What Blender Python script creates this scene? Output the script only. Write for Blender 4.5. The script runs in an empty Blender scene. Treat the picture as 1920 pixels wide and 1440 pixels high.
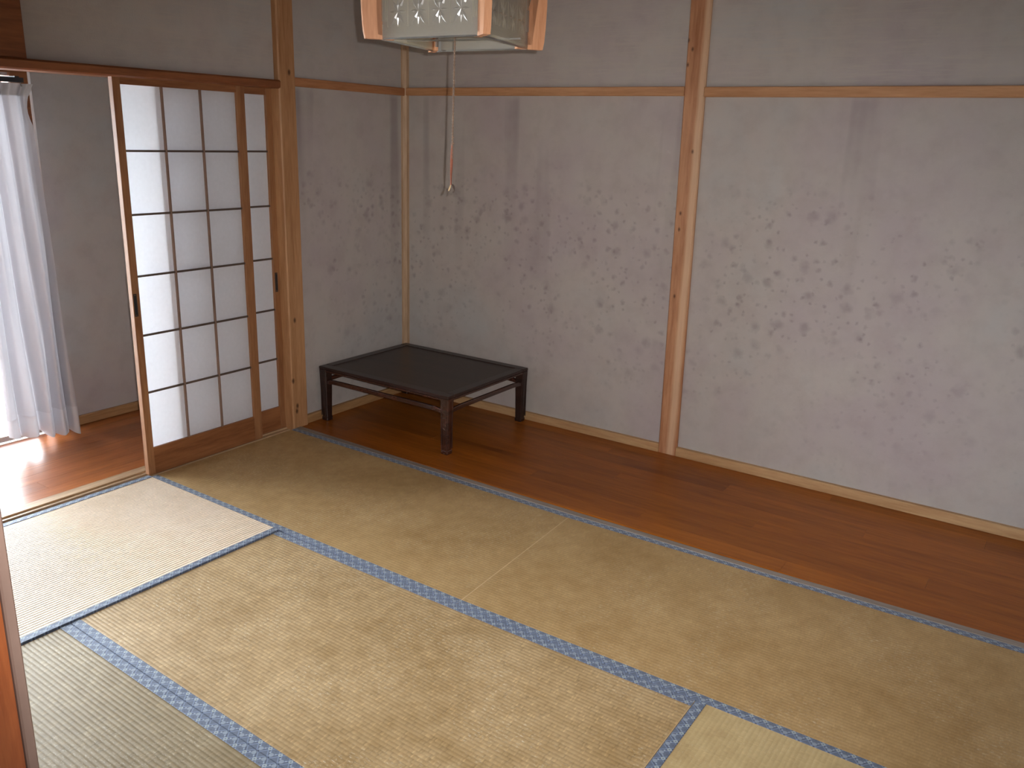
import bpy, bmesh, math, random
from mathutils import Vector, Matrix
random.seed(4)
S = bpy.context.scene
COL = S.collection

# ------------------------------------------------------------ camera, world, lights, exposure
F = 1586.0
yaw, pitch, roll = 2.157, -0.284, 0.033
CAM = Vector((3.511, -3.071, 1.621))
fw = Vector((math.cos(pitch)*math.cos(yaw), math.cos(pitch)*math.sin(yaw), math.sin(pitch)))
r0 = fw.cross(Vector((0, 0, 1))).normalized(); u0 = r0.cross(fw)
rt = r0*math.cos(roll) + u0*math.sin(roll); up = -r0*math.sin(roll) + u0*math.cos(roll)
cd = bpy.data.cameras.new('camera'); cam = bpy.data.objects.new('camera', cd); COL.objects.link(cam)
cd.sensor_width = 36; cd.lens = F/1920*36; cd.clip_start = 0.02
cam.matrix_world = Matrix(((rt.x, up.x, -fw.x, CAM.x), (rt.y, up.y, -fw.y, CAM.y), (rt.z, up.z, -fw.z, CAM.z), (0, 0, 0, 1)))
S.camera = cam

S.view_settings.view_transform = 'Standard'; S.view_settings.look = 'None'
S.view_settings.gamma = 1; S.view_settings.use_curve_mapping = False
S.view_settings.exposure = 0.0
S.cycles.use_denoising = True
S.cycles.max_bounces = 14; S.cycles.diffuse_bounces = 8; S.cycles.glossy_bounces = 6
S.cycles.transmission_bounces = 10; S.cycles.transparent_max_bounces = 16
S.cycles.sample_clamp_indirect = 12

W = bpy.data.worlds.new('world'); S.world = W; W.use_nodes = True
bg = W.node_tree.nodes['Background']
bg.inputs[0].default_value = (0.89, 0.95, 1.03, 1)      # bright overcast sky
bg.inputs[1].default_value = 28.0

def light(name, kind, loc, energy, color=(1, 1, 1), **kw):
    d = bpy.data.lights.new(name, kind); d.energy = energy; d.color = color
    for k, v in kw.items(): setattr(d, k, v)
    o = bpy.data.objects.new(name, d); COL.objects.link(o); o.location = loc
    return o
# daylight portal in the veranda window opening (only guides sampling of the sky)
po = light('window_portal', 'AREA', (-1.04, -2.35, 0.92), 1.0, shape='RECTANGLE', size=2.9, size_y=1.84)
po.rotation_euler = (0, math.radians(-90), 0); po.data.size = 1.84; po.data.size_y = 3.0
po.data.cycles.is_portal = True
# the camera's own weak flash, just right of and above the lens
fl = light('camera_flash', 'SPOT', CAM + rt*0.036 + up*0.02, 245.0, (1.0, 0.96, 0.93), spot_size=math.radians(80), spot_blend=1.0, shadow_soft_size=0.006)
fl.rotation_euler = (cam.matrix_world.to_3x3() @ Matrix.Rotation(math.radians(-2.5), 3, 'X')).to_euler()

# ------------------------------------------------------------ materials
def s2l(c):
    return tuple(((x/255)/12.92 if x/255 <= .04045 else ((x/255+.055)/1.055)**2.4) for x in c) + (1,)

class NT:
    def __init__(s, name):
        s.m = bpy.data.materials.new(name); s.m.use_nodes = True; s.t = s.m.node_tree
        s.b = s.t.nodes['Principled BSDF']; s.out = s.t.nodes['Material Output']
    def n(s, typ, **kw):
        o = s.t.nodes.new(typ)
        for k, v in kw.items():
            if k.startswith('i_'):
                o.inputs[k[2:].replace('_', ' ')].default_value = v
            else: setattr(o, k, v)
        return o
    def l(s, a, b): s.t.links.new(a, b)
    def coord(s, scale=(1, 1, 1), uv=False, loc=(0, 0, 0), rot=(0, 0, 0)):
        tc = s.n('ShaderNodeTexCoord'); mp = s.n('ShaderNodeMapping')
        mp.inputs['Scale'].default_value = scale; mp.inputs['Location'].default_value = loc; mp.inputs['Rotation'].default_value = rot
        s.l(tc.outputs['UV' if uv else 'Object'], mp.inputs[0]); return mp.outputs[0]
    def noise(s, v, scale, detail=3, rough=.5, dist=0):
        o = s.n('ShaderNodeTexNoise'); s.l(v, o.inputs['Vector'])
        o.inputs['Scale'].default_value = scale; o.inputs['Detail'].default_value = detail
        o.inputs['Roughness'].default_value = rough; o.inputs['Distortion'].default_value = dist
        return o.outputs[0]
    def ramp(s, v, pts, interp='LINEAR'):
        o = s.n('ShaderNodeValToRGB'); s.l(v, o.inputs[0]); e = o.color_ramp.elements; o.color_ramp.interpolation = interp
        while len(e) < len(pts): e.new(.5)
        for i, (p, c) in enumerate(pts):
            e[i].position = p; e[i].color = c if len(c) == 4 else tuple(c)+(1,)
        return o.outputs[0]
    def math(s, op, a, b=0.0, c=None):
        o = s.n('ShaderNodeMath'); o.operation = op
        for i, x in enumerate((a, b, c)):
            if x is None: continue
            if hasattr(x, 'is_output'): s.l(x, o.inputs[i])
            else: o.inputs[i].default_value = x
        return o.outputs[0]
    def mix(s, f, a, b, mode='MIX'):
        o = s.n('ShaderNodeMix'); o.data_type = 'RGBA'; o.blend_type = mode
        for i, x in ((0, f), (6, a), (7, b)):
            if hasattr(x, 'is_output'): s.l(x, o.inputs[i])
            else: o.inputs[i].default_value = x
        return o.outputs[2]
    def bump(s, h, strength, dist=.002):
        o = s.n('ShaderNodeBump'); s.l(h, o.inputs['Height'])
        o.inputs['Strength'].default_value = strength; o.inputs['Distance'].default_value = dist
        s.l(o.outputs[0], s.b.inputs['Normal']); return o
    def base(s, c, rough=.6, spec=.5):
        if hasattr(c, 'is_output'): s.l(c, s.b.inputs['Base Color'])
        else: s.b.inputs['Base Color'].default_value = c
        s.b.inputs['Roughness'].default_value = rough
        s.b.inputs['Specular IOR Level'].default_value = spec
        return s.m

g = lambda v: (v, v, v, 1)

def wood(name, light_c, dark_c, axis='Z', rough=.5, spec=.4, knots=(), knot_r=.007, streak=None, scale=1.0, rnd=0.0, coat=0):
    t = NT(name)
    st = {'X': (.09, 1, 1), 'Y': (1, .09, 1), 'Z': (1, 1, .09)}[axis]
    co = t.coord(tuple(a*scale for a in st))
    if rnd:
        oi = t.n('ShaderNodeObjectInfo'); vm = t.n('ShaderNodeVectorMath', operation='ADD'); t.l(co, vm.inputs[0])
        mu = t.math('MULTIPLY', oi.outputs['Random'], 31.0); cb = t.n('ShaderNodeCombineXYZ')
        for i in range(3): t.l(mu, cb.inputs[i])
        t.l(cb.outputs[0], vm.inputs[1]); co = vm.outputs[0]
    n1 = t.noise(co, 14, 3, .55, .6); n2 = t.noise(co, 95, 4, .6); n3 = t.noise(co, 3, 2)
    v = t.math('ADD', t.math('MULTIPLY', n1, .55), t.math('MULTIPLY', n2, .45))
    c = t.ramp(v, [(.36, s2l(dark_c)), (.62, s2l(light_c))])
    c = t.mix(t.math('MULTIPLY', n3, .35), c, s2l(tuple(.5*(a+b)*.82 for a, b in zip(light_c, dark_c))))
    if rnd:
        f = t.math('MULTIPLY_ADD', oi.outputs['Random'], rnd, 1-rnd/2)
        hs = t.n('ShaderNodeHueSaturation'); t.l(c, hs.inputs['Color']); t.l(f, hs.inputs['Value']); c = hs.outputs[0]
    if streak:      # a pale sapwood streak down the timber: (axis index, centre, half width, colour)
        tc = t.coord(); sp = t.n('ShaderNodeSeparateXYZ'); t.l(tc, sp.inputs[0])
        d = t.math('ABSOLUTE', t.math('SUBTRACT', sp.outputs[streak[0]], t.math('MULTIPLY_ADD', t.noise(t.coord((1, 1, 1)), 2.2, 1), .03, streak[1]-.015)))
        m = t.ramp(t.math('DIVIDE', d, streak[2]), [(.4, g(.55)), (1, g(0))])
        c = t.mix(m, c, s2l(streak[3]))
    if knots:
        tc = t.coord(); acc = None
        for (kx, ky, kz) in knots:
            vm = t.n('ShaderNodeVectorMath', operation='SUBTRACT'); t.l(tc, vm.inputs[0]); vm.inputs[1].default_value = (kx, ky, kz)
            v2 = t.n('ShaderNodeVectorMath', operation='MULTIPLY'); t.l(vm.outputs[0], v2.inputs[0])
            v2.inputs[1].default_value = {'X': (.6, 1, 1), 'Y': (1, .6, 1), 'Z': (1, 1, .6)}[axis]
            ln = t.n('ShaderNodeVectorMath', operation='LENGTH'); t.l(v2.outputs[0], ln.inputs[0])
            acc = ln.outputs['Value'] if acc is None else t.math('MINIMUM', acc, ln.outputs['Value'])
        m = t.ramp(t.math('DIVIDE', acc, knot_r), [(.35, g(.85)), (1, g(0))])
        c = t.mix(m, c, s2l((62, 34, 18)))
    t.bump(n2, .12, .002)
    if coat: t.b.inputs['Coat Weight'].default_value = coat; t.b.inputs['Coat Roughness'].default_value = .25
    return t.base(c, rough, spec)

def plaster(name, kind):
    """aged woven wall cloth: mauve grey, with mould spots, runs and scuffs where the photo has them"""
    t = NT(name); co = t.coord()
    n1 = t.noise(co, 1.6, 4, .6); n2 = t.noise(co, 9, 4, .6); n3 = t.noise(co, 160, 3, .6)
    c = t.ramp(n1, [(.33, s2l((178, 168, 168))), (.5, s2l((183, 176, 171))), (.68, s2l((179, 177, 175)))])
    c = t.mix(t.ramp(n2, [(.45, g(0)), (.7, g(.25))]), c, s2l((154, 140, 136)))
    sp = t.n('ShaderNodeSeparateXYZ'); t.l(co, sp.inputs[0]); z = sp.outputs[2]
    if kind != 'plain':
        band = t.ramp(t.math('DIVIDE', z, 2.4), [(.10, g(.25)), (.30, g(1)), (.52, g(1)), (.62, g(.12)), (.72, g(.02))])
        cl = t.ramp(t.noise(co, 2.3, 2), [(.38, g(.1)), (.54, g(1))])
        for sc, a, b, k in ((10, .10, .36, .36), (17, .08, .34, .38), (28, .05, .32, .40)):
            vo = t.n('ShaderNodeTexVoronoi'); vo.inputs['Scale'].default_value = sc; vo.inputs['Randomness'].default_value = 1
            dn = t.n('ShaderNodeTexNoise'); dn.inputs['Scale'].default_value = sc*2.2; t.l(co, dn.inputs['Vector'])
            mx = t.n('ShaderNodeVectorMath', operation='MULTIPLY_ADD'); t.l(dn.outputs['Color'], mx.inputs[0])
            mx.inputs[1].default_value = (.5/sc,)*3; t.l(co, mx.inputs[2]); t.l(mx.outputs[0], vo.inputs['Vector'])
            spot = t.ramp(vo.outputs['Distance'], [(a, g(1)), (b, g(0))])
            pick = t.n('ShaderNodeSeparateColor'); t.l(vo.outputs['Color'], pick.inputs[0])
            pk = t.ramp(pick.outputs[0], [(.35, g(0)), (.5, g(1))])
            m = t.math('MULTIPLY', t.math('MULTIPLY', spot, pk), t.math('MULTIPLY', band, cl))
            c = t.mix(t.math('MULTIPLY', m, k), c, s2l((118, 106, 108)))
        # damp runs below the rail
        run = t.noise(t.coord((1, 1, .05)), 5.5, 2)
        rb = t.ramp(t.math('DIVIDE', z, 2.4), [(.30, g(0)), (.55, g(.6)), (.755, g(1)), (.77, g(0))])
        c = t.mix(t.math('MULTIPLY', t.ramp(run, [(.60, g(0)), (.72, g(.5))]), rb), c, s2l((118, 106, 108)))
    # scratches and pale scuffs high on the wall
    hi = t.ramp(t.math('DIVIDE', z, 2.4), [(.765, g(.05)), (.785, g(1))])
    for rot, off in (((0, .35, 0), 0), ((0, -1.1, .2), 7), ((.9, .6, 0), 3)):
        sc = t.noise(t.coord((1.6, 1.6, 22), loc=(off, off, off), rot=rot), 3.2, 2, .5, .5)
        c = t.mix(t.math('MULTIPLY', t.ramp(sc, [(.565, g(0)), (.64, g(.4))]), hi), c, s2l((185, 178, 170)))
    fl_ = t.noise(co, 7, 4, .7, .3)
    c = t.mix(t.math('MULTIPLY', t.ramp(fl_, [(.57, g(0)), (.68, g(.3))]), hi), c, s2l((176, 176, 170)))
    t.bump(n3, .35, .0015)
    return t.base(c, .9, .12)

def tatami(name, light_c, dark_c, rough=.5, cvar=1.0, line=.11, flecks=.45):
    t = NT(name); uv = t.coord(uv=True)
    sp = t.n('ShaderNodeSeparateXYZ'); t.l(uv, sp.inputs[0]); u, v = sp.outputs[0], sp.outputs[1]
    RIB = .0145
    row = t.math('FLOOR', t.math('DIVIDE', v, RIB))
    cell = t.n('ShaderNodeCombineXYZ')
    t.l(t.math('FLOOR', t.math('ADD', t.math('DIVIDE', u, .0045), t.math('MULTIPLY', row, .5))), cell.inputs[0]); t.l(row, cell.inputs[1])
    wn = t.n('ShaderNodeTexWhiteNoise'); wn.noise_dimensions = '2D'; t.l(cell.outputs[0], wn.inputs['Vector'])
    big = t.noise(t.coord((1, 1, 1)), 2.2, 4, .65); mid = t.noise(t.coord((1, 1, 1)), 16, 4, .65)
    straw = t.noise(t.coord((420, 60, 1), uv=True), 1, 2)
    f = t.math('ADD', t.math('MULTIPLY', big, .55), t.math('MULTIPLY', mid, .45))
    c = t.ramp(f, [(.34, s2l(dark_c)), (.62, s2l(light_c))])
    hs = t.n('ShaderNodeHueSaturation'); t.l(c, hs.inputs['Color'])
    rowline = t.math('ABSOLUTE', t.math('SUBTRACT', t.math('FRACT', t.math('DIVIDE', v, RIB)), .5))
    val = t.math('ADD', t.math('MULTIPLY', t.ramp(wn.outputs[0], [(.0, g(1-.20*cvar)), (.12, g(1-.03*cvar)), (.88, g(1+.03*cvar)), (1, g(1+.26*cvar))]), 1.0),
                 t.math('MULTIPLY', t.math('SUBTRACT', straw, .5), .22))
    val = t.math('SUBTRACT', val, t.math('MULTIPLY', t.ramp(rowline, [(.34, g(0)), (.5, g(1))]), line))
    t.l(val, hs.inputs['Value']); c = hs.outputs[0]
    # worn pale flecks in patches
    fk = t.noise(t.coord((60, 180, 1), uv=True), 1, 3, .7)
    pt = t.ramp(t.noise(t.coord(loc=(3, 1, 0)), 3.1, 3), [(.44, g(0)), (.60, g(1))])
    c = t.mix(t.math('MULTIPLY', t.ramp(fk, [(.56, g(0)), (.68, g(flecks))]), pt), c, s2l((214, 205, 182)))
    h = t.math('ADD', t.math('MULTIPLY', straw, .5), wn.outputs[0])
    t.bump(h, .35*min(1, cvar), .0012)
    m = t.base(c, rough, .3)
    return m

def ribbon(name):
    """blue brocade border: lattice of dark lines, pale florets and rings"""
    t = NT(name); uv = t.coord(uv=True)
    sp = t.n('ShaderNodeSeparateXYZ'); t.l(uv, sp.inputs[0]); u, v = sp.outputs[0], sp.outputs[1]
    P = .042
    base = t.ramp(t.noise(t.coord((1, 1, 1)), 5, 3), [(.35, s2l((70, 80, 102))), (.65, s2l((86, 95, 115)))])
    def lat(sgn, off=0.0):
        a = t.math('FRACT', t.math('ADD', t.math('DIVIDE', u, P), t.math('MULTIPLY_ADD', t.math('DIVIDE', v, P), sgn*.85, off)))
        return t.math('ABSOLUTE', t.math('SUBTRACT', a, .5))
    c = base
    for sg in (1, -1):
        d = lat(sg)
        c = t.mix(t.ramp(d, [(.0, g(.8)), (.03, g(.8)), (.055, g(0))]), c, s2l((30, 40, 70)))
        c = t.mix(t.ramp(d, [(.07, g(0)), (.10, g(.7)), (.17, g(.7)), (.2, g(0))]), c, s2l((124, 142, 172)))
    def dots(ou, ov, r0, r1, col, ring):
        du = t.math('MULTIPLY', t.math('SUBTRACT', t.math('FRACT', t.math('ADD', t.math('DIVIDE', u, P), ou)), .5), P)
        dv = t.math('SUBTRACT', v, ov)
        d = t.math('SQRT', t.math('ADD', t.math('MULTIPLY', du, du), t.math('MULTIPLY', dv, dv)))
        d = t.math('MULTIPLY', d, 100)
        if ring: return t.ramp(d, [(r1*.45, g(0)), (r1*.65, g(.9)), (r1*.95, g(.9)), (r1*1.15, g(0))])
        return t.ramp(d, [(r1*.75, g(.8)), (r1, g(0))])
    c = t.mix(dots(.0, .0100, 0, .78, 0, False), c, s2l((150, 162, 172)))
    c = t.mix(dots(.5, .0240, 0, .50, 0, False), c, s2l((120, 136, 158)))
    c = t.mix(dots(.5, .0245, 0, .56, 0, True), c, s2l((186, 196, 186)))
    c = t.mix(dots(.25, .0150, 0, .30, 0, False), c, s2l((178, 190, 198)))
    c = t.mix(dots(.78, .0180, 0, .26, 0, False), c, s2l((170, 184, 196)))
    c = t.mix(dots(.0, .0265, 0, .24, 0, False), c, s2l((34, 42, 66)))
    wv = t.noise(t.coord((900, 900, 1), uv=True), 1, 1)
    c = t.mix(.28, c, t.mix(wv, s2l((40, 52, 80)), s2l((150, 162, 178))))
    t.bump(wv, .5, .0008)
    t.b.inputs['Sheen Weight'].default_value = .15
    return t.base(c, .62, .4)

def plain(name, col, rough=.5, spec=.5, metal=0, bump=None, var=.1):
    t = NT(name); n = t.noise(t.coord(), 22, 3)
    c = t.mix(n, s2l(tuple(x*(1-var) for x in col)), s2l(tuple(min(255, x*(1+var)) for x in col)))
    t.b.inputs['Metallic'].default_value = metal
    if bump: t.bump(t.noise(t.coord(), bump, 3), .3, .002)
    return t.base(c, rough, spec)

M = {}
M['wall'] = plaster('aged_wall_cloth_mouldy', 'mould')
M['wall_plain'] = plaster('aged_wall_cloth', 'plain')
M['cedar'] = wood('cedar_trim', (204, 154, 112), (168, 118, 78), 'X', .55)
M['cedar_y'] = wood('cedar_trim_y', (190, 134, 92), (152, 98, 60), 'Y', .55)
M['kamoi'] = wood('lintel_wood', (150, 92, 54), (112, 62, 32), 'Y', .5)
M['post_near'] = wood('near_post_wood', (200, 114, 62), (150, 74, 36), 'Z', .45, scale=1.6)
M['post_corner'] = wood('opening_post_wood', (196, 150, 108), (160, 112, 72), 'Z', .5,
                        knots=[(0.005, .035, .13), (0.005, .012, .28), (.005, .04, .62), (.005, .03, .10), (.005, .07, 1.9)], knot_r=.012)
M['post_back'] = wood('wall_post_wood', (200, 148, 110), (160, 104, 68), 'Z', .5,
                      knots=[(1.766, .985, 2.09), (1.79, .985, 2.05), (1.772, .985, 1.98), (1.835, .985, 1.58), (1.8, .985, 1.28),
                             (1.806, .985, .86), (1.80, .985, 1.2)], knot_r=.009, streak=(0, 1.858, .028, (226, 196, 164)))
M['lath'] = wood('corner_lath_wood', (204, 174, 144), (172, 140, 108), 'Z', .55)
M['shoji_v'] = wood('screen_stile_wood', (170, 122, 82), (132, 86, 54), 'Z', .5)
M['shoji_h'] = wood('screen_rail_wood', (162, 108, 68), (122, 74, 42), 'Y', .45)
M['muntin_v'] = wood('muntin_upright_wood', (150, 122, 108), (112, 86, 72), 'Z', .6)
M['muntin_h'] = wood('muntin_crossbar_wood', (98, 82, 72), (70, 56, 50), 'Y', .6)
M['board'] = wood('lacquered_board', (172, 100, 32), (130, 70, 22), 'X', .34, .25, rnd=.16, scale=.7)
M['engawa'] = wood('veranda_board', (176, 104, 52), (132, 70, 32), 'Y', .30, .55, rnd=.14, scale=.7)
M['joint'] = plain('dark_joint', (40, 24, 14), .9)
M['sill'] = wood('sill_wood', (206, 176, 140), (164, 132, 100), 'Y', .5)
M['baseboard'] = wood('baseboard_wood', (204, 168, 124), (172, 130, 88), 'X', .55)
M['base_y'] = wood('baseboard_wood_y', (190, 150, 104), (150, 108, 68), 'Y', .55)
M['tatami'] = tatami('rush_mat', (184, 158, 118), (152, 124, 82), flecks=.75)
M['tatami_pale'] = tatami('rush_mat_pale', (198, 176, 130), (178, 154, 110), cvar=.3, line=.02, flecks=.2)  # lighter base colour stands in for sheen along this mat's weave
M['tatami_sun'] = tatami('rush_mat_glare_tint', (250, 230, 206), (234, 210, 180), rough=.42, cvar=.4, line=.55, flecks=.2)  # window glare painted into the colour: whitened base, rib grooves darkened
M['tatami_far'] = tatami('rush_mat_worn_smooth', (182, 152, 106), (156, 124, 78), cvar=.45, line=.05, flecks=.5)
M['post_lip'] = plain('greyed_wood_edge', (150, 124, 112), .6, .3)
M['strip'] = wood('greyed_edge_strip', (160, 148, 138), (128, 116, 106), 'X', .6)
M['tatami_grey'] = tatami('rush_mat_greyed', (156, 140, 110), (130, 112, 80))
M['ribbon'] = ribbon('mat_border_brocade')
M['mat_side'] = plain('mat_core', (90, 72, 46), .9)
M['core'] = plain('pale_straw_core', (206, 180, 142), .9, .1)
M['ceiling'] = wood('ceiling_board', (120, 94, 70), (92, 68, 46), 'X', .7)
M['lacquer'] = wood('dark_lacquered_table', (58, 38, 32), (38, 25, 22), 'X', .30, .5)
M['lacquer_top'] = wood('dark_lacquered_top', (66, 46, 36), (46, 32, 26), 'X', .34, .35)
M['lacquer_edge'] = wood('worn_table_edge', (84, 48, 36), (40, 23, 19), 'Y', .22, .9)
M['black'] = plain('black_metal', (34, 34, 36), .45, .5)
M['rail'] = plain('curtain_rail_black', (40, 40, 44), .4, .5)
M['metal'] = plain('bright_metal', (170, 170, 168), .3, .5, 1)
M['white_enamel'] = plain('white_enamel', (205, 205, 200), .4)
M['lampwood'] = wood('lamp_pine', (214, 158, 118), (186, 128, 90), 'Z', .45, scale=2)
M['cord'] = plain('twisted_cord', (124, 104, 90), .8, .2, bump=900, var=.2)
M['strap'] = plain('pink_leather_strap', (146, 90, 72), .7, .3, var=.12)
M['tassel_dark'] = plain('dark_ribbon_end', (70, 58, 52), .7, .3, var=.3)
M['tassel_pale'] = plain('pale_ribbon_end', (196, 170, 132), .7, .3)
M['fusuma'] = plain('closed_panel_paper', (170, 160, 146), .85, .2)
M['gravel'] = plain('pale_ground', (176, 172, 164), .95, .1)
M['alu'] = plain('window_aluminium', (190, 188, 184), .4, .5, .6)

def glassy(name, col, rough, clear, shine=0):
    t = NT(name); nt = t.t
    gl = t.n('ShaderNodeBsdfGlossy'); gl.inputs['Roughness'].default_value = rough; gl.inputs['Color'].default_value = (1, 1, 1, 1)
    tr = t.n('ShaderNodeBsdfTransparent'); tr.inputs['Color'].default_value = col
    fr = t.n('ShaderNodeFresnel'); fr.inputs['IOR'].default_value = 1.5
    df = t.n('ShaderNodeBsdfTranslucent'); df.inputs['Color'].default_value = (.8, .79, .74, 1)
    d2 = t.n('ShaderNodeBsdfDiffuse'); d2.inputs['Color'].default_value = (.75, .75, .74, 1)
    a = t.n('ShaderNodeMixShader'); a.inputs[0].default_value = .5; t.l(df.outputs[0], a.inputs[1]); t.l(d2.outputs[0], a.inputs[2])
    b = t.n('ShaderNodeMixShader'); b.inputs[0].default_value = 1-clear; t.l(tr.outputs[0], b.inputs[1]); t.l(a.outputs[0], b.inputs[2])
    c = t.n('ShaderNodeMixShader'); t.l(t.math('MAXIMUM', fr.outputs[0], shine), c.inputs[0]); t.l(b.outputs[0], c.inputs[1]); t.l(gl.outputs[0], c.inputs[2])
    t.l(c.outputs[0], t.out.inputs[0]); return t.m
M['glass'] = glassy('window_glass', (.96, .97, .97, 1), .0, .98)
M['lamp_pane'] = glassy('ribbed_lamp_glass', (.84, .80, .68, 1), .25, .62)
M['lamp_pane_side'] = glassy('amber_lamp_glass', (.62, .52, .36, 1), .25, .75)
M['lamp_star'] = glassy('cut_star_glass', (.6, .6, .58, 1), .26, .55, .16)

def translucent(name, col, tcol, mixf, bump=0, weave=False):
    t = NT(name)
    d = t.n('ShaderNodeBsdfDiffuse'); tr = t.n('ShaderNodeBsdfTranslucent')
    n = t.noise(t.coord(), 60 if not weave else 14, 3)
    c1 = t.mix(n, s2l(tuple(x*.97 for x in col)), s2l(col)); c2 = t.mix(n, s2l(tuple(x*.96 for x in tcol)), s2l(tcol))
    t.l(c1, d.inputs[0]); t.l(c2, tr.inputs[0])
    m = t.n('ShaderNodeMixShader'); m.inputs[0].default_value = mixf
    t.l(d.outputs[0], m.inputs[1]); t.l(tr.outputs[0], m.inputs[2]); t.l(m.outputs[0], t.out.inputs[0])
    if bump:
        b = t.n('ShaderNodeBump'); b.inputs['Strength'].default_value = bump; b.inputs['Distance'].default_value = .001
        t.l(t.noise(t.coord(), 500, 2), b.inputs['Height']); t.l(b.outputs[0], d.inputs['Normal'])
    return t.m
M['paper'] = translucent('screen_paper', (249, 251, 255), (242, 244, 250), .56)
M['curtain'] = translucent('grey_white_curtain_cloth', (200, 197, 201), (166, 164, 168), .22, .3, True)
M['hem'] = translucent('curtain_hem_cloth', (216, 214, 218), (160, 160, 164), .2, .3, True)

# ------------------------------------------------------------ mesh helpers
def link(name, me, mat, parent=None, kind=None, label=None, cat=None, group=None, smooth=False):
    o = bpy.data.objects.new(name, me); COL.objects.link(o)
    if mat is not None and not me.materials: me.materials.append(mat)
    if parent: o.parent = parent
    if kind: o['kind'] = kind
    if label: o['label'] = label
    if cat: o['category'] = cat
    if group: o['group'] = group
    if smooth: me.shade_smooth()
    return o
def obj(name, bm, mat, parent=None, **kw):
    me = bpy.data.meshes.new(name); bm.normal_update(); bm.to_mesh(me); bm.free()
    return link(name, me, mat, parent, **kw)
def empty(name, loc=(0, 0, 0), rz=0, **kw):
    o = bpy.data.objects.new(name, None); COL.objects.link(o); o.location = loc; o.rotation_euler = (0, 0, rz); o.empty_display_size = .05
    for k, v in kw.items(): o[k] = v
    return o
def box(bm, x0, x1, y0, y1, z0, z1, bev=0, mtx=None):
    r = bmesh.ops.create_cube(bm, size=1)
    vs = r['verts']
    for v in vs: v.co = Vector(((x0+x1)/2+v.co.x*(x1-x0), (y0+y1)/2+v.co.y*(y1-y0), (z0+z1)/2+v.co.z*(z1-z0)))
    if bev:
        es = list({e for v in vs for e in v.link_edges})
        rr = bmesh.ops.bevel(bm, geom=es, offset=bev, segments=1, affect='EDGES')
        vs = list({v for f in rr['faces'] for v in f.verts} | {v for v in vs if v.is_valid})
    if mtx: bmesh.ops.transform(bm, matrix=mtx, verts=vs)
    return vs
def bx(name, d, mat, parent=None, bev=0, **kw):
    bm = bmesh.new(); box(bm, *d, bev=bev); return obj(name, bm, mat, parent, **kw)
def sweep(bm, pts, rad, n=8, cap=True):
    rings = []; pts = [Vector(p) for p in pts]
    for i, p in enumerate(pts):
        a = pts[max(i-1, 0)]; b = pts[min(i+1, len(pts)-1)]; d = (b-a).normalized()
        h = Vector((1, 0, 0)) if abs(d.x) < .8 else Vector((0, 1, 0))
        s = d.cross(h).normalized(); q = d.cross(s)
        r = rad[i] if isinstance(rad, (list, tuple)) else rad
        rings.append([bm.verts.new(p + s*math.cos(2*math.pi*k/n)*r + q*math.sin(2*math.pi*k/n)*r) for k in range(n)])
    for a, b in zip(rings, rings[1:]):
        for k in range(n): bm.faces.new((a[k], a[(k+1) % n], b[(k+1) % n], b[k]))
    if cap: bm.faces.new(rings[0]); bm.faces.new(rings[-1][::-1])
def prism(bm, prof, axis, a0, a1):
    """extrude a closed 2-D profile along an axis"""
    def P(u, v, w): return {'X': (w, u, v), 'Y': (u, w, v), 'Z': (u, v, w)}[axis]
    A = [bm.verts.new(P(u, v, a0)) for u, v in prof]; B = [bm.verts.new(P(u, v, a1)) for u, v in prof]
    n = len(prof)
    for i in range(n): bm.faces.new((A[i], A[(i+1) % n], B[(i+1) % n], B[i]))
    bm.faces.new(A); bm.faces.new(B[::-1])
    bmesh.ops.recalc_face_normals(bm, faces=bm.faces)

ST = dict(kind='structure')
XL, XR, YB, YR, H = -0.03, 3.70, 1.0, -2.74, 2.42      # left / right wall, back wall, rear line, ceiling

# ------------------------------------------------------------ setting: floor, walls, ceiling
bx('floor', (-1.1, 3.9, -5.0, 1.15, -.12, -.065), M['joint'], **ST)
bx('ceiling', (-1.1, 3.9, -5.0, 1.15, H, H+.05), M['ceiling'], **ST)
bx('wall_back', (XL-.05, 3.9, YB, YB+.1, -.07, H), M['wall'], **ST)
bx('wall_left', (XL-.06, XL, .11, YB, -.07, H), M['wall'], **ST)
bx('wall_left_upper', (XL-.06, XL, YR, 0.0, 1.852, H), M['wall_plain'], **ST)
bx('wall_right', (XR, XR+.1, -5.0, YB, -.07, H), M['wall_plain'], **ST)
# rear: closed sliding panels left of the doorway the picture was taken through, wall above
bx('wall_rear', (-.1, XR, YR-.10, YR-.02, 1.84, H), M['wall_plain'], **ST)
for i in range(3):
    x0 = .0 + i*.895
    p = bx('door_%d' % (i+4), (x0, x0+.9, YR-.075+(i % 2)*.03, YR-.05+(i % 2)*.03, 0, 1.80), M['fusuma'], **ST)
    bx('panel_frame', (x0, x0+.03, YR-.078+(i % 2)*.03, YR-.047+(i % 2)*.03, 0, 1.80), M['black'], p)
# next room behind the camera
bx('wall_rear_room', (-.1, XR, -5.0, -4.9, -.07, H), M['wall_plain'], **ST)
bx('wall_rear_room_left', (-.1, 0, -4.9, YR-.1, -.07, H), M['wall_plain'], **ST)
bx('floor_rear_room', (0, XR, -4.9, YR-.02, -.06, 0), M['mat_side'], **ST)

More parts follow.
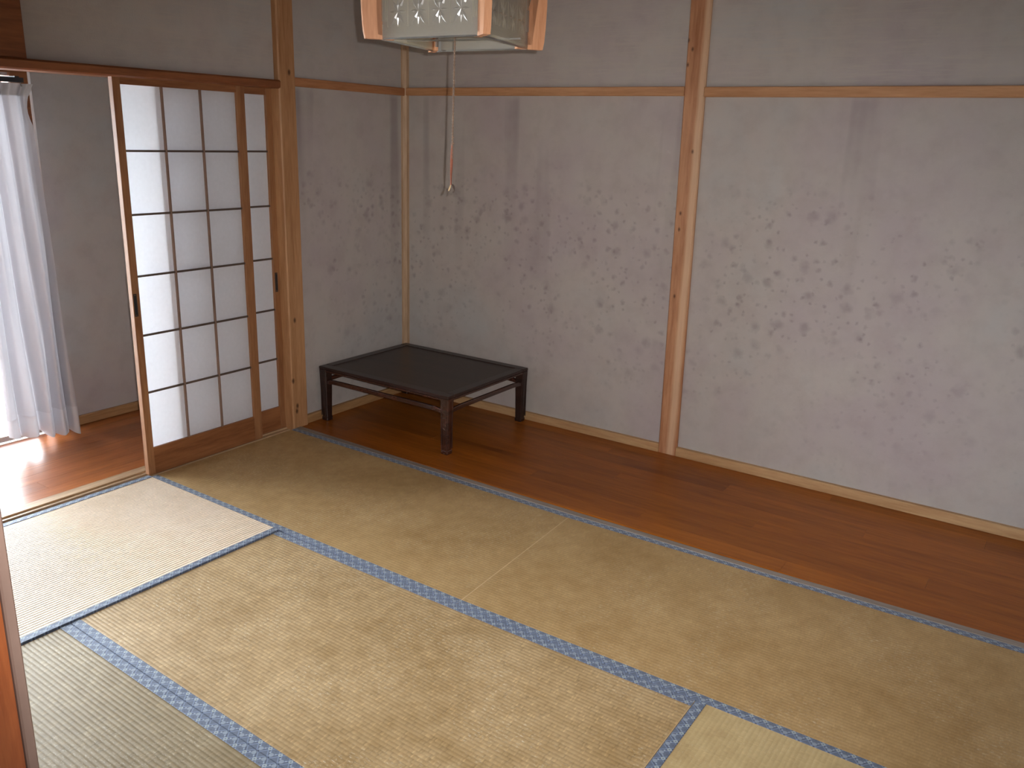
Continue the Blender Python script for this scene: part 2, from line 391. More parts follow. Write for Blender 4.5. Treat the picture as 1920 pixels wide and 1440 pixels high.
# veranda
VX = -.97
bx('wall_veranda', (VX-.1, VX, -.73, YB+.1, -.07, H), M['wall_plain'], **ST)
bx('wall_veranda_end', (VX-.1, XL-.06, YB, YB+.1, -.07, H), M['wall_plain'], **ST)
bx('wall_veranda_far_end', (VX-.1, -.1, -4.6, -4.5, -.07, H), M['wall_plain'], **ST)
bx('wall_veranda_upper', (VX-.1, VX-.02, -4.5, -.73, 1.90, H), M['wall_plain'], **ST)
bx('wall_veranda_rear', (VX-.1, VX-.02, -4.5, -3.86, -.07, 1.9), M['wall_plain'], **ST)
bx('baseboard_veranda', (VX, VX+.018, -.73, YB, 0, .052), M['base_y'], bev=.002, **ST)
bx('trim_1', (VX-.09, VX+.012, -.835, -.748, -.06, H), M['kamoi'], bev=.004, **ST)      # pillar beside the window
bx('trim_2', (VX-.07, VX+.015, -4.5, -.835, 1.845, 1.90), M['kamoi'], bev=.003, **ST)    # window head
# unseen ground outside, added to bounce daylight in
bx('ground', (-9, -1.15, -9, 6, -.55, -.45), M['gravel'], **ST)

# window: aluminium frame with four sliding sashes
w = empty('window_1', (VX-.05, -2.35, 0), kind='structure')
def wpart(name, d, mat, parent, **kw):
    o = bx(name, d, mat, **kw); o.parent = parent; o.matrix_parent_inverse = Matrix.Translation(-Vector(parent.location)); return o
wx = VX-.05
wpart('window_frame', (wx-.04, wx+.04, -3.86, -.835, -.06, -.005), M['alu'], w)
wpart('window_frame', (wx-.04, wx+.04, -3.86, -.835, 1.83, 1.87), M['alu'], w)
for k in range(4):
    y0 = -.86 - k*.745; dx = .015 if k in (0, 3) else -.015
    for a, b in ((y0-.04, y0), (y0-.77, y0-.73)):
        wpart('sash_frame', (wx+dx-.012, wx+dx+.012, a, b, 0, 1.82), M['alu'], w)
    wpart('sash_frame', (wx+dx-.012, wx+dx+.012, y0-.73, y0-.04, 0, .03), M['alu'], w)
    wpart('sash_frame', (wx+dx-.012, wx+dx+.012, y0-.73, y0-.04, 1.78, 1.82), M['alu'], w)
    wpart('glass_pane', (wx+dx-.003, wx+dx+.003, y0-.73, y0-.04, .03, 1.78), M['glass'], w)

# veranda floor boards along y
vf = bx('floor_veranda', (VX, -.14, -4.5, YB, -.065, -.014), M['joint'], **ST)
n = 8; wv = (-.141-VX)/n
for k in range(n):
    cuts = [-4.5, -3.1+.35*(k % 3), -1.25+.5*((k*2) % 3), .3-.2*(k % 2), YB]
    for a, b in zip(cuts, cuts[1:]):
        bx('plank', (VX+k*wv+.0004, VX+(k+1)*wv-.0004, a+.0004, b-.0004, -.014, -.002), M['engawa'], vf)
# board strip along the back wall
bf = bx('floor_boards', (XL, XR, .035, YB, -.065, -.014), M['joint'], **ST)
ys = [.047 + (YB-.047)*i/9 for i in range(10)]
for k in range(9):
    off = [.0, 1.15, .5, 1.6, .85, .2, 1.35, .65, 1.8][k]
    cuts = [XL] + [x for x in (off+1.82*j-.9 for j in range(4)) if XL+.25 < x < XR-.25] + [XR]
    for a, b in zip(cuts, cuts[1:]):
        bx('plank', (a+.0004, b-.0004, ys[k]+.0004, ys[k+1]-.0004, -.014, 0), M['board'], bf)

# ------------------------------------------------------------ setting: timber
bm = bmesh.new()     # opening post, chamfered, a notch and a repaired foot
c = .006
prism(bm, [(-.112+c, .002), (.004-c, .002), (.004, .002+c), (.004, .112-c), (.004-c, .112), (-.112+c, .112), (-.112, .112-c), (-.112, .002+c)], 'Z', -.06, H)
obj('trim_3', bm, M['post_corner'], **ST)
bm = bmesh.new()     # back wall post, leaning a little
prism(bm, [(1.787+c, .982), (1.893-c, .982), (1.893, .982+c), (1.893, 1.02), (1.787, 1.02), (1.787, .982+c)], 'Z', 0, H)
for v in bm.verts: v.co.x -= .0125*v.co.z
obj('trim_4', bm, M['post_back'], **ST)
bm = bmesh.new()
prism(bm, [(XL-.01, .962), (XL+.012, .962), (XL+.030, .978), (XL+.030, 1.01), (XL-.01, 1.01)], 'Z', 0, H)
obj('trim_5', bm, M['lath'], **ST)
# thin rails round the walls
bx('trim_6', (XL-.005, 1.766, .975, 1.02, 1.838, 1.882), M['cedar'], bev=.003, **ST)
bx('trim_7', (1.868, XR, .975, 1.02, 1.834, 1.880), M['cedar'], bev=.003, **ST)
bx('trim_8', (XL-.02, XL+.022, .112, .98, 1.836, 1.880), M['cedar_y'], bev=.003, **ST)
# lintel over the sliding screens
bm = bmesh.new()
prism(bm, [(-.13, 1.812), (.002, 1.812), (.014, 1.818), (.016, 1.845), (.008, 1.853), (-.13, 1.853)], 'Y', YR, .0015)
for v in bm.verts: v.co.z += .006*(v.co.y+1.0)
obj('trim_9', bm, M['kamoi'], **ST)
bx('trim_10', (-.075, .002, -1.345, -1.24, 1.85, H), M['kamoi'], bev=.003, **ST)      # short hanging post above the lintel
# sill with two grooves
bm = bmesh.new(); sx = -.145
prism(bm, [(sx, -.06), (-.020, -.06), (-.020, -.012), (-.026, -.012), (-.026, -.006), (-.050, -.006), (-.050, .001), (-.062, .001),
           (-.062, -.006), (-.088, -.006), (-.088, .001), (sx, .001)], 'Y', YR, .0)
obj('trim_11', bm, M['sill'], **ST)
# strip between mats and boards
bm = bmesh.new()
L1 = [(-.03, .018), (.92, -.001), (1.85, -.010), (2.7, -.006), (3.70, .026)]
vt = [[bm.verts.new((x, y+dy, z)) for (x, y) in L1] for dy, z in ((.003, -.05), (.003, .003), (.036, .003), (.036, -.05))]
for a, b in zip(vt, vt[1:]):
    for i in range(len(L1)-1): bm.faces.new((a[i], b[i], b[i+1], a[i+1]))
bmesh.ops.recalc_face_normals(bm, faces=bm.faces)
obj('trim_12', bm, M['strip'], **ST)
bx('baseboard_back', (XL, 1.79, .978, 1.01, 0, .048), M['baseboard'], bev=.002, **ST)
bx('baseboard_back_right', (1.89, XR, .978, 1.01, 0, .050), M['baseboard'], bev=.002, **ST)
bx('baseboard_left', (XL-.01, XL+.022, .112, .98, 0, .050), M['base_y'], bev=.002, **ST)
# doorway post beside the camera
bm = bmesh.new()
prism(bm, [(2.68, -2.87), (2.795, -2.87), (2.795, -2.7765), (2.793, -2.7755), (2.68, -2.7755)], 'Z', -.06, 1.9)
obj('trim_13', bm, M['post_near'], **ST)
bx('trim_14', (2.68, 2.7965, -2.775, -2.7652, -.06, 1.9), M['post_lip'], bev=.0015, **ST)

# ------------------------------------------------------------ tatami mats
RIB = .0145
def mat_obj(label, A, B, C_, D, mat, dz=0., amp=.0011, bow=0.):
    """A->B long side, D->C the other long side; rush ribs along the long side, cloth border on both long sides"""
    A, B, C_, D = [Vector((p[0], p[1], 0)) for p in (A, B, C_, D)]
    root = empty('tatami_mat', (A+B+C_+D)/4, label=label, category='mat')
    inv = Matrix.Translation(-root.location)
    Wd = ((D-A).length+(C_-B).length)/2; L = ((B-A).length+(C_-D).length)/2
    P = lambda u, v: (A+(B-A)*u)*(1-v) + (D+(C_-D)*u)*v + Vector((0, bow*4*u*(1-u)*(1-v), 0))
    rw = .033/Wd
    nr = int(round((Wd-.066)/RIB)); prof = []
    for r in range(nr):
        for s in (0, .18, .5, .82):
            prof.append((rw+(1-2*rw)*(r+s)/nr, -amp if s == 0 else (.0 if s == .5 else -amp*.3)))
    prof.append((1-rw, -.0013))
    bm = bmesh.new(); uvl = bm.loops.layers.uv.new('UVMap')
    U = [.0009] + [i/24 for i in range(1, 24)] + [.9991]
    rows = []
    for j, (v, h) in enumerate(prof):
        row = []
        for u in U:
            p = P(u, v); q = bm.verts.new((p.x, p.y, h + dz)); row.append((q, u, v))
        rows.append(row)
    def quad(a, b, c_, d):
        f = bm.faces.new([x[0] for x in (a, b, c_, d)]); f.smooth = True
        for lp, x in zip(f.loops, (a, b, c_, d)):
            lp[uvl].uv = (x[1]*L, (x[2]-rw)/(1-2*rw)*nr*RIB)
    for a, b in zip(rows, rows[1:]):
        for i in range(len(U)-1): quad(a[i], a[i+1], b[i+1], b[i])
    bmesh.ops.recalc_face_normals(bm, faces=bm.faces)
    if sum(f.normal.z for f in bm.faces) < 0: bmesh.ops.reverse_faces(bm, faces=bm.faces)
    o = obj('rush_surface', bm, mat, root); o.matrix_parent_inverse = inv
    # core
    bm = bmesh.new(); e = .002
    vi = .004/Wd; vs = [P(a, b) for a, b in ((0, vi), (1, vi), (1, 1-vi), (0, 1-vi))]
    ctr = sum(vs, Vector())/4; vs = [ctr+(p-ctr)*.9998 for p in vs]
    lo = [bm.verts.new((p.x, p.y, -.0600)) for p in vs]; hi = [bm.verts.new((p.x, p.y, -.0032+dz)) for p in vs]
    for i in range(4): bm.faces.new((lo[i], lo[(i+1) % 4], hi[(i+1) % 4], hi[i]))
    bm.faces.new(lo); bm.faces.new(hi)
    for ua, ub in ((.0001, .0009), (.9991, .9999)):     # frayed pale lip at the short ends
        q = [P(a, b) for a, b in ((ua, vi), (ub, vi), (ub, 1-vi), (ua, 1-vi))]
        l2 = [bm.verts.new((p.x, p.y, -.0032+dz)) for p in q]; h2 = [bm.verts.new((p.x, p.y, -.0004+dz)) for p in q]
        for i in range(4): bm.faces.new((l2[i], l2[(i+1) % 4], h2[(i+1) % 4], h2[i]))
        bm.faces.new(h2)
    bmesh.ops.recalc_face_normals(bm, faces=bm.faces)
    o = obj('core', bm, M['core'], root); o.matrix_parent_inverse = inv
    for side in (0, 1):
        bm = bmesh.new(); uvl = bm.loops.layers.uv.new('UVMap'); N = 40; rows = []
        for t_, h in ((0, -.03), (0.005, -.0015), (.03, .0007), (.94, .0011), (1.0, .0001)):
            v = rw*t_*1.02 if side == 0 else 1-rw*t_*1.02
            row = []
            for i in range(N+1):
                p = P(i/N, v); wob = .0003*math.sin(i*1.7)
                row.append((bm.verts.new((p.x, p.y, h+dz+wob*(t_ > 0))), i/N*L, t_*.033))
            rows.append(row)
        for a, b in zip(rows, rows[1:]):
            for i in range(N):
                q = (a[i], a[i+1], b[i+1], b[i]); f = bm.faces.new([x[0] for x in q])
                for lp, x in zip(f.loops, q): lp[uvl].uv = (x[1], x[2])
        bmesh.ops.recalc_face_normals(bm, faces=bm.faces)
        if sum(f.normal.z*f.calc_area() for f in bm.faces) < 0: bmesh.ops.reverse_faces(bm, faces=bm.faces)
        o = obj('cloth_border', bm, M['ribbon'], root); o.matrix_parent_inverse = inv
    return root
G = .0012
j0, j1, j2, j3, j4 = (.002, -.888), (.924, -.921), (1.868, -.923), (2.785, -.926), (3.69, -.902)
mat_obj('tan rush mat along the wooden strip, left of the pale crease, by the paper screens',
        (.002, .018), (1.8203, -.010), (1.8703, -.9165), (.002, -.890), M['tatami_far'], 0, .0006)
mat_obj('tan rush mat along the wooden strip, right of the pale crease',
        (1.821, -.010), (3.69, .026), (3.69, -.905), (1.871, -.9165), M['tatami_far'], 0, .0006)
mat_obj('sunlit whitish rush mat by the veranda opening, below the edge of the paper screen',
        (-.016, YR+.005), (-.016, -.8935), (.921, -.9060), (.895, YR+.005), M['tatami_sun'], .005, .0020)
mat_obj('worn tan rush mat in the middle of the floor, between two parallel blue borders',
        (.924, -.9095), (2.7835, -.9130), (2.7835, -1.867), (.912, -1.7975), M['tatami'], 0, .0011, -.0065)
mat_obj('greyish ribbed rush mat nearest the orange doorway post',
        (.914, -1.799), (2.7835, -1.8685), (2.7835, YR+.005), (.906, YR+.005), M['tatami_grey'], 0, .0015)
mat_obj('smooth pale yellow rush mat at the bottom edge, right of the dark cross border',
        (2.785, -.9128), (2.785, YR+.005), (3.69, YR+.005), (3.69, -.9065), M['tatami_pale'], 0, .0004)

# ------------------------------------------------------------ sliding paper screens
def shoji(name, x, y0, y1, sl, sr, hy, label):
    """screen in plane x (room face), y0 left edge .. y1 right edge, stile widths, handle y"""
    T = .029
    root = empty(name, (x-T/2, (y0+y1)/2, 0), kind='structure', label=label)
    inv = Matrix.Translation(-root.location)
    def P(nm, d, mat, bev=.0012, parent=None):
        o = bx(nm, d, mat, bev=bev)
        o.parent = parent or root; o.matrix_parent_inverse = inv if not parent else (parent.matrix_parent_inverse if 0 else Matrix.Identity(4)); return o
    zt, zb = 1.822, -.003
    P('stile', (x-T, x, y0, y0+sl, zb, zt), M['shoji_v']); P('stile', (x-T, x, y1-sr, y1, zb, zt), M['shoji_v'])
    P('top_rail', (x-T+.001, x-.001, y0+sl, y1-sr, 1.785, zt), M['shoji_h'])
    P('bottom_rail', (x-T+.001, x-.002, y0+sl, y1-sr, zb, .130), M['shoji_h'])
    gy0, gy1, gz0, gz1 = y0+sl, y1-sr, .130, 1.785
    mx0, mx1 = x-.014, x-.003
    cols = [gy0+(gy1-gy0)*i/3 for i in (1, 2)]; rows = [gz0+(gz1-gz0)*i/6 for i in range(1, 6)]
    for cy in cols: P('upright_muntin', (mx0, mx1, cy-.0045, cy+.0045, gz0, gz1), M['muntin_v'], .0008)
    for rz in rows: P('cross_muntin', (mx0+.001, mx1-.001, gy0, gy1, rz-.0045, rz+.0045), M['muntin_h'], .0008)
    ce = [gy0]+cols+[gy1]; re = [gz0]+rows+[gz1]
    for i in range(3):
        for j in range(6):
            bm = bmesh.new(); N = 6
            vs = {}
            for a in range(N+1):
                for b in range(N+1):
                    fy, fz = a/N, b/N
                    sag = .0006*math.sin(math.pi*fy)*math.sin(math.pi*fz)*random.uniform(-1, 1)
                    vs[a, b] = bm.verts.new((mx0-.0004+sag, ce[i]+(ce[i+1]-ce[i])*fy, re[j]+(re[j+1]-re[j])*fz))
            for a in range(N):
                for b in range(N): bm.faces.new((vs[a, b], vs[a+1, b], vs[a+1, b+1], vs[a, b+1]))
            o = obj('paper_pane', bm, M['paper'], root, smooth=True); o.matrix_parent_inverse = inv
    bm = bmesh.new()     # recessed pull: dark plate with a raised rim
    box(bm, x-.0005, x+.0012, hy-.006, hy+.006, .785, .875, .0006)
    for a, b, c_, d in ((hy-.008, hy-.005, .78, .88), (hy+.005, hy+.008, .78, .88)): box(bm, x-.0005, x+.0028, a, b, c_, d, .0006)
    for a, b in ((.778, .783), (.877, .882)): box(bm, x-.0005, x+.0028, hy-.008, hy+.008, a, b, .0006)
    o = obj('pull_handle', bm, M['black'], root, label='narrow black recessed finger pull'); o.matrix_parent_inverse = inv
    return root
shoji('door_1', -.022, -.884, -.196, .036, .048, -.872, 'front sliding paper screen with white panes, standing nearer the veranda opening')
shoji('door_2', -.058, -.692, .001, .030, .036, -.022, 'rear sliding paper screen, mostly hidden behind the front one, against the wooden post')

# ------------------------------------------------------------ low table
t = empty('low_table', (.46, .6, 0), label='low square dark brown lacquered table in the far corner on the wooden floor strip', category='table')
inv = Matrix.Translation(-t.location)
def TP(nm, bm, mat, parent=t, **kw):
    o = obj(nm, bm, mat, **kw); o.parent = parent
    o.matrix_parent_inverse = inv if parent is t else Matrix.Identity(4); return o
x0, x1, y0, y1, zt = -.006, .937, .213, .972, .325
fwid = .055
bm = bmesh.new()
box(bm, x0+fwid, x1-fwid, y0+fwid, y1-fwid, zt-.020, zt-.0035)
TP('top_panel', bm, M['lacquer_top'])
bm = bmesh.new()
box(bm, x0, x1, y0, y0+fwid, zt-.017, zt, .003); box(bm, x0, x1, y1-fwid, y1, zt-.017, zt, .003)
box(bm, x0, x0+fwid, y0+fwid, y1-fwid, zt-.017, zt, .003); box(bm, x1-fwid, x1, y0+fwid, y1-fwid, zt-.017, zt, .003)
TP('top_frame', bm, M['lacquer'])
for nm, d in (('apron', (x0+.002, x1-.002, y0+.0015, y0+.022, zt-.030, zt-.0185)), ('apron', (x0+.002, x1-.002, y1-.022, y1-.0015, zt-.030, zt-.0185)),
              ('apron', (x0+.0015, x0+.022, y0+.022, y1-.022, zt-.030, zt-.0185)), ('apron', (x1-.022, x1-.0015, y0+.022, y1-.022, zt-.030, zt-.0185))):
    bm = bmesh.new(); box(bm, *d, bev=.003); TP(nm, bm, M['lacquer_edge'])
for lx, ly, sx_, sy_ in ((x0, y0, 1, 1), (x1, y0, -1, 1), (x0, y1, 1, -1), (x1, y1, -1, -1)):
    bm = bmesh.new(); rings = []
    # section shrinks slightly inward on the way down, then a small foot flares
    for z, ins, wd in ((zt-.017, .0005, .053), (.20, .003, .050), (.10, .005, .046), (.035, .008, .042), (.022, .009, .041), (.018, .006, .046), (.004, .006, .046), (0, .008, .043)):
        a, b, e = ins, ins+wd, .004
        pts = [(a+e, a), (b-e, a), (b, a+e), (b, b-e), (b-e, b), (a+e, b), (a, b-e), (a, a+e)]
        rings.append([bm.verts.new((lx+sx_*p, ly+sy_*q, z)) for p, q in pts])
    for A, B in zip(rings, rings[1:]):
        for k in range(8): bm.faces.new((A[k], A[(k+1) % 8], B[(k+1) % 8], B[k]))
    bm.faces.new(rings[0]); bm.faces.new(rings[-1])
    # beading strips down the two outer faces
    for s in (.010, .040):
        a = min(ly+sy_*.0, ly+sy_*.004); b = max(ly+sy_*.0, ly+sy_*.004)
        xa, xb = sorted((lx+sx_*(s), lx+sx_*(s+.005))); box(bm, xa, xb, a, b, .03, zt-.03, .001)
        a, b = sorted((lx, lx+sx_*.004)); ya, yb = sorted((ly+sy_*s, ly+sy_*(s+.005))); box(bm, a, b, ya, yb, .03, zt-.03, .001)
    bmesh.ops.recalc_face_normals(bm, faces=bm.faces)
    TP('leg', bm, M['lacquer_edge'] if (sx_, sy_) == (-1, 1) else M['lacquer'])
def stretcher(p, q, axis):
    bm = bmesh.new(); N = 14; rings = []
    for i in range(N+1):
        f = i/N; c_ = p+(q-p)*f
        e = min(f, 1-f)*((q-p).length); drop = .010*max(0, 1-e/.10)**2
        h = .011; wd = .009
        o_ = Vector((0, wd, 0)) if axis == 'X' else Vector((wd, 0, 0))
        z = c_.z - drop + .004
        rings.append([bm.verts.new(Vector((c_.x, c_.y, z))+s1*o_+Vector((0, 0, s2*h))) for s1, s2 in ((-1, -1), (1, -1), (1, .6), (.6, 1), (-.6, 1), (-1, .6))])
    for A, B in zip(rings, rings[1:]):
        for k in range(6): bm.faces.new((A[k], A[(k+1) % 6], B[(k+1) % 6], B[k]))
    bm.faces.new(rings[0]); bm.faces.new(rings[-1]); bmesh.ops.recalc_face_normals(bm, faces=bm.faces)
    TP('stretcher', bm, M['lacquer_edge'])
zs = .238
stretcher(Vector((x0+.03, y0+.018, zs)), Vector((x1-.03, y0+.018, zs)), 'X'); stretcher(Vector((x0+.03, y1-.018, zs)), Vector((x1-.03, y1-.018, zs)), 'X')
stretcher(Vector((x0+.018, y0+.03, zs)), Vector((x0+.018, y1-.03, zs)), 'Y'); stretcher(Vector((x1-.018, y0+.03, zs)), Vector((x1-.018, y1-.03, zs)), 'Y')

# ------------------------------------------------------------ curtain and its rail
cu = empty('curtain', (-.845, -1.0, 0), label='pale grey gathered curtain hanging at the veranda window', category='curtain')
inv = Matrix.Translation(-cu.location)
def curtain_pt(s, z):
    """s 0..1 from the right-hand edge leftwards"""
    k = 1 - z/1.79
    y = (-.815 + .035*k**1.0) - s*(.31+.035*k)
    if z > 1.74: y += .012*(z-1.74)/.05*(1-s)*2 - .0
    if .0 <= s < .12 and 1.60 < z < 1.745: y -= .016*math.sin(math.pi*(z-1.60)/.145)*(1-s/.12)
    amp = .016+.030*k
    ph = 2*math.pi*(s*4.6 + .25*math.sin(z*1.3+s*4) + .1)
    x = -.845 + .02*k + amp*math.sin(ph) + .006*math.sin(ph*2.3+z*3) + .004*math.sin(z*7+s*11)
    y += .012*math.cos(ph*1.0+1)*(.5+k*.5)
    return x, y
def cloth(z0, z1, nz, nm, mat, off=0):
    bm = bmesh.new(); NS = 150; rows = []
    for j in range(nz+1):
        row = []
        for i in range(NS+1):
            s = i/NS; zb = z0(s) if callable(z0) else z0
            z = zb+(z1-zb)*j/nz; x, y = curtain_pt(s, z); row.append(bm.verts.new((x+off, y, z)))
        rows.append(row)
    for a, b in zip(rows, rows[1:]):
        for i in range(NS): bm.faces.new((a[i], a[i+1], b[i+1], b[i]))
    o = obj(nm, bm, mat, smooth=True); o.parent = cu; o.matrix_parent_inverse = inv; return o
hemz = lambda s: .012+.055*min(1, s*1.3) + .014*math.sin(s*14)
cloth(.166, 1.79, 60, 'drape', M['curtain'])
cloth(hemz, None or .17, 6, 'hem', M['hem'], .0015)
cloth(1.735, 1.792, 4, 'heading_tape', M['hem'], .002)
bm = bmesh.new()
prism(bm, [(-.862, 1.796), (-.832, 1.796), (-.832, 1.818), (-.862, 1.818)], 'Y', -3.7, -.835)
cr = obj('curtain_rail', bm, M['rail'], label='black curtain rail above the pale grey curtain', cat='curtain rail')
bm = bmesh.new(); box(bm, -.97, -.832, -.875, -.855, 1.818, 1.824); obj('bracket', bm, M['rail'], cr)
bm = bmesh.new(); box(bm, -.97, -.832, -3.6, -3.58, 1.818, 1.824); obj('bracket', bm, M['rail'], cr)
for k in range(7):
    bm = bmesh.new(); yy = -.845-k*.052
    sweep(bm, [(-.845, yy, 1.798), (-.845, yy, 1.786), (-.845, yy+.006, 1.780)], .003, 6)
    o = obj('hook', bm, M['metal'], None); o.parent = cu; o.matrix_parent_inverse = inv

# ------------------------------------------------------------ pendant lamp
LZ = 1.86
lamp = empty('pendant_lamp', (1.975, -1.095, LZ), math.radians(8), label='square pendant lamp of pale wood fins and star-cut glass panes hanging from the ceiling', category='lamp')
HT = .25
def LP(nm, bm, mat, parent=lamp, **kw): return obj(nm, bm, mat, parent, **kw)
FR = {45: -.008, 225: -.012, 135: .018, 315: .030}
def fin(deg, name='wooden_fin'):
    bm = bmesh.new(); th = .0095
    # profile in (r, z): outer edge bowed, foot hooks inward
    outer = [(.261, 0), (.265, .02), (.268, .06), (.270, .12), (.268, .19), (.260, .25)]
    inner = [(.220, .25), (.226, .19), (.230, .12), (.230, .06), (.228, .012), (.184, .010), (.184, 0)]
    prof = outer+inner
    R = Matrix.Rotation(math.radians(deg), 4, 'Z'); dr = FR[deg]
    A = [bm.verts.new(R @ Vector((r+dr, -th, z))) for r, z in prof]; B = [bm.verts.new(R @ Vector((r+dr, th, z))) for r, z in prof]
    n_ = len(prof)
    for i in range(n_): bm.faces.new((A[i], A[(i+1) % n_], B[(i+1) % n_], B[i]))
    bm.faces.new(A[::-1]); bm.faces.new(B)
    bmesh.ops.triangulate(bm, faces=[f for f in bm.faces if len(f.verts) > 4]); bmesh.ops.recalc_face_normals(bm, faces=bm.faces)
    return LP(name, bm, M['lampwood'])
for a in (45, 135, 225, 315): fin(a)
RI = .222; half0 = RI/math.sqrt(2)
def star_geo(bm, cx, cz, s):
    for k in range(8):
        a = math.pi/4*k + (0 if k % 2 == 0 else 0)
        lx = .041 if k % 2 else (.027 if k % 4 == 0 else .036); ly = .0052 if k % 2 else .0036
        if k % 2: a = math.copysign(math.radians(57), 1) * (1 if k in (1,) else 1); a = {1: math.radians(57), 3: math.radians(123), 5: math.radians(237), 7: math.radians(303)}[k]
        d = Vector((math.cos(a), 0, math.sin(a))); q = Vector((-math.sin(a), 0, math.cos(a)))
        c0 = Vector((cx, -.0012, cz))
        P_ = [c0+d*.001, c0+d*lx*.45+q*ly, c0+d*lx, c0+d*lx*.45-q*ly]; top = c0+d*lx*.42+Vector((0, -.0034, 0))
        vs = [bm.verts.new(p) for p in P_]; tv = bm.verts.new(top)
        for i in range(4): bm.faces.new((vs[i], vs[(i+1) % 4], tv))
def pane(k):
    d0, d1 = [(225, 315), (315, 45), (45, 135), (135, 225)][k]
    p0, p1 = [Vector((math.cos(math.radians(d)), math.sin(math.radians(d)), 0))*(RI+FR[d]) for d in (d0, d1)]
    half = (p1-p0).length/2; R = Matrix.Translation((p0+p1)/2) @ Matrix.Rotation(math.atan2((p1-p0).y, (p1-p0).x), 4, 'Z')
    bm = bmesh.new(); box(bm, -half+.004, half-.004, -.0012, .0012, .003, .245)
    # ribs: five fine horizontal lines under the stars, short vertical ones at the ends, cell dividers
    for i in range(5): box(bm, -half+.012, half-.012, -.0026, -.0012, .011+i*.0052, .0128+i*.0052)
    for sgn in (-1, 1):
        for i in range(5):
            xx = sgn*(half-.010-i*.0042)
            box(bm, xx-.0009, xx+.0009, -.0026, -.0012, .044, .100); 
    for i in range(5):
        xx = -.134+.067*i
        box(bm, xx-.0006, xx+.0006, -.0022, -.0012, .030, .235)
    box(bm, -.134, .134, -.0022, -.0012, .106, .1072)
    bmesh.ops.transform(bm, matrix=R, verts=bm.verts)
    p = LP('glass_pane', bm, M['lamp_pane' if k % 2 == 0 else 'lamp_pane_side'])
    for r_ in range(2):
        for i in range(4):
            b2 = bmesh.new(); star_geo(b2, -.1005+.067*i, .066+.08*r_, 1); bmesh.ops.transform(b2, matrix=R, verts=b2.verts)
            bmesh.ops.recalc_face_normals(b2, faces=b2.faces)
            LP('cut_star', b2, M['lamp_star' if k % 2 == 0 else 'lamp_pane_side'], p)
    bm = bmesh.new(); box(bm, -half+.01, half-.01, -.001, .003, -.001, .003); bmesh.ops.transform(bm, matrix=R, verts=bm.verts)
    LP('bottom_rail', bm, M['metal'])
for k in range(4): pane(k)
bm = bmesh.new(); bmesh.ops.create_cone(bm, cap_ends=True, segments=48, radius1=.16, radius2=.05, depth=.05, matrix=Matrix.Translation((0, 0, .205)))
LP('reflector', bm, M['white_enamel'], smooth=True)
bm = bmesh.new(); ring = [(.11*math.cos(a*math.pi/18), .11*math.sin(a*math.pi/18), .15) for a in range(36)]
sweep(bm, ring, .014, 10); LP('ring_tube', bm, M['white_enamel'], smooth=True)
bm = bmesh.new(); box(bm, -.20, .20, -.003, .003, .010, .014, mtx=Matrix.Rotation(math.radians(0), 4, 'Z')); LP('cross_wire', bm, M['metal'])
bm = bmesh.new(); box(bm, -half0-.004, half0+.004, -half0-.004, half0+.004, .246, .256, .002); LP('top_plate', bm, M['lampwood'])
bm = bmesh.new()       # metal catch by the far-left fin
R = Matrix.Rotation(math.radians(135), 4, 'Z'); box(bm, .176, .180, -.004, .004, -.004, .045, mtx=R); box(bm, .160, .190, -.004, .004, -.006, -.003, mtx=R)
LP('catch', bm, M['metal'])
bm = bmesh.new(); sweep(bm, [(0, 0, .256), (0, 0, H-LZ)], .0045, 8); LP('hanging_cord', bm, M['black'])
bm = bmesh.new(); bmesh.ops.create_cone(bm, cap_ends=True, segments=24, radius1=.045, radius2=.03, depth=.03, matrix=Matrix.Translation((0, 0, H-LZ-.015))); LP('ceiling_rose', bm, M['white_enamel'])
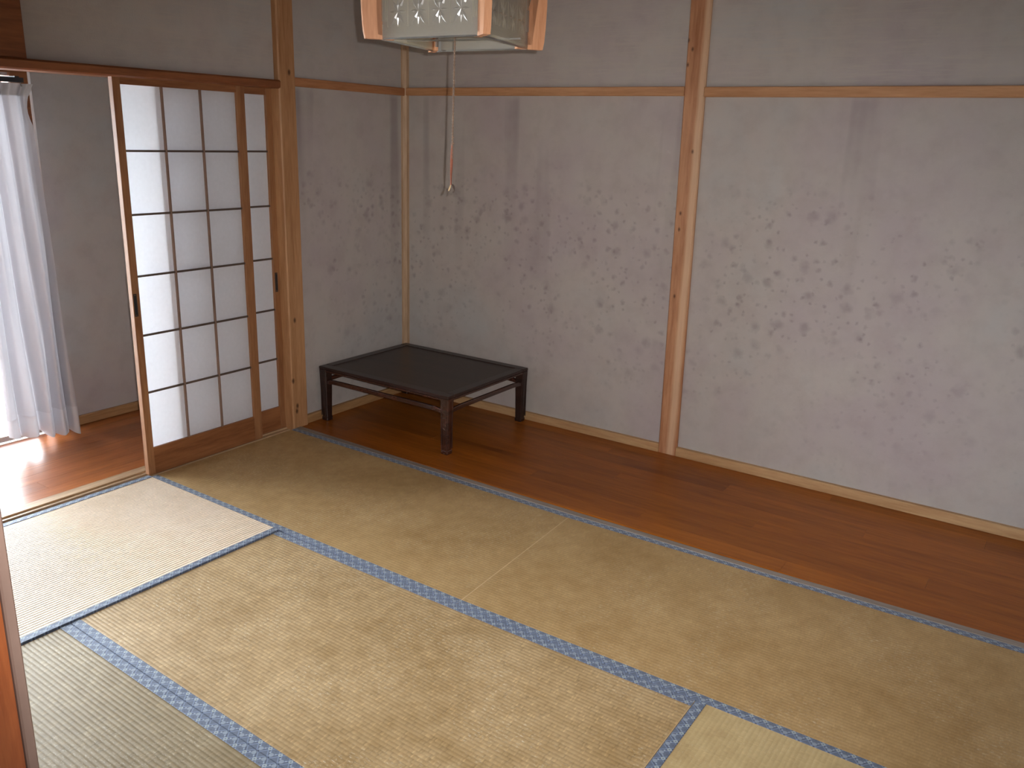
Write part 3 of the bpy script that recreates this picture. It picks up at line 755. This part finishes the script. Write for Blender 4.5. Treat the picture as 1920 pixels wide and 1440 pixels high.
# twisted pull cord, widening into a leather strap with a tied end
bm = bmesh.new(); N = 150
for ph in (0, math.pi):
    pts = []; rad = []
    for i in range(N+1):
        f = i/N; z = .15 - f*.455; a = f*2*math.pi*26+ph
        pts.append((.0016*math.cos(a)-.0045*f, .0016*math.sin(a)-.004*f, z)); rad.append(.0016)
    sweep(bm, pts, rad, 6)
pull = LP('pull_cord', bm, M['cord'], smooth=True)
bm = bmesh.new()
for (zz, r) in ((-.245, .0042), (-.262, .0045)): bmesh.ops.create_icosphere(bm, subdivisions=2, radius=r, matrix=Matrix.Translation((-.004, -.002, zz)))
LP('knot', bm, M['cord'], pull)
bm = bmesh.new(); rows = []
for i in range(22):
    f = i/21; z = -.262-f*.115; wd = .0018+.0070*f**.8; a = .9+f*1.2
    d = Vector((math.cos(a), math.sin(a), 0)); nn = Vector((-math.sin(a), math.cos(a), 0))
    c_ = Vector((-.0045-.003*f, -.004, z))
    rows.append([bm.verts.new(c_+d*wd*s1+nn*.0018*s2) for s1, s2 in ((-1, -.4), (0, -1.4), (1, -.4), (1, .4), (0, 1), (-1, .4))])
for A, B in zip(rows, rows[1:]):
    for k in range(6): bm.faces.new((A[k], A[(k+1) % 6], B[(k+1) % 6], B[k]))
bm.faces.new(rows[0]); bm.faces.new(rows[-1]); bmesh.ops.recalc_face_normals(bm, faces=bm.faces)
LP('strap', bm, M['strap'], pull, label='pinkish leather strap')
def strip(pts, wd, mat, nm):
    bm = bmesh.new(); rows = []
    for i, p in enumerate(pts):
        w_ = wd*(1 if 0 < i < len(pts)-1 else .5); p = Vector(p)
        rows.append([bm.verts.new(p+Vector((sx1*w_*.83, sx1*w_*.56, 0))+Vector((.0008*s2*-.5, .0008*s2*.8, 0))) for sx1, s2 in ((-1, -1), (1, -1), (1, 1), (-1, 1))])
    for A, B in zip(rows, rows[1:]):
        for k in range(4): bm.faces.new((A[k], A[(k+1) % 4], B[(k+1) % 4], B[k]))
    bm.faces.new(rows[0]); bm.faces.new(rows[-1]); bmesh.ops.recalc_face_normals(bm, faces=bm.faces)
    LP(nm, bm, mat, pull)
b = Vector((-.008, -.004, -.376))
e1, e2 = Vector((.83, .56, 0)), Vector((0, 0, 1))
def EP(u, v): return b+e1*u/1000+e2*v/1000
strip([EP(0, 2), EP(5, 1), EP(9, -3), EP(11, -10), EP(11, -17), EP(8, -22), EP(6, -23)], .0022, M['tassel_dark'], 'ribbon_end')
strip([EP(6, -1), EP(8, -8), EP(10, -14)], .0030, M['tassel_dark'], 'ribbon_end')
strip([EP(0, 0), EP(-2, -7), EP(-4, -13), EP(-6, -18)], .0024, M['tassel_pale'], 'ribbon_end')
strip([EP(-1, -2), EP(-6, -13), EP(-9, -22), EP(-12, -27)], .0014, M['tassel_dark'], 'ribbon_end')
strip([EP(-3, -6), EP(0, -14), EP(-2, -20)], .0014, M['tassel_dark'], 'ribbon_end')
strip([EP(-3, 1), EP(3, -1), EP(6, -5)], .0014, M['tassel_dark'], 'ribbon_end')
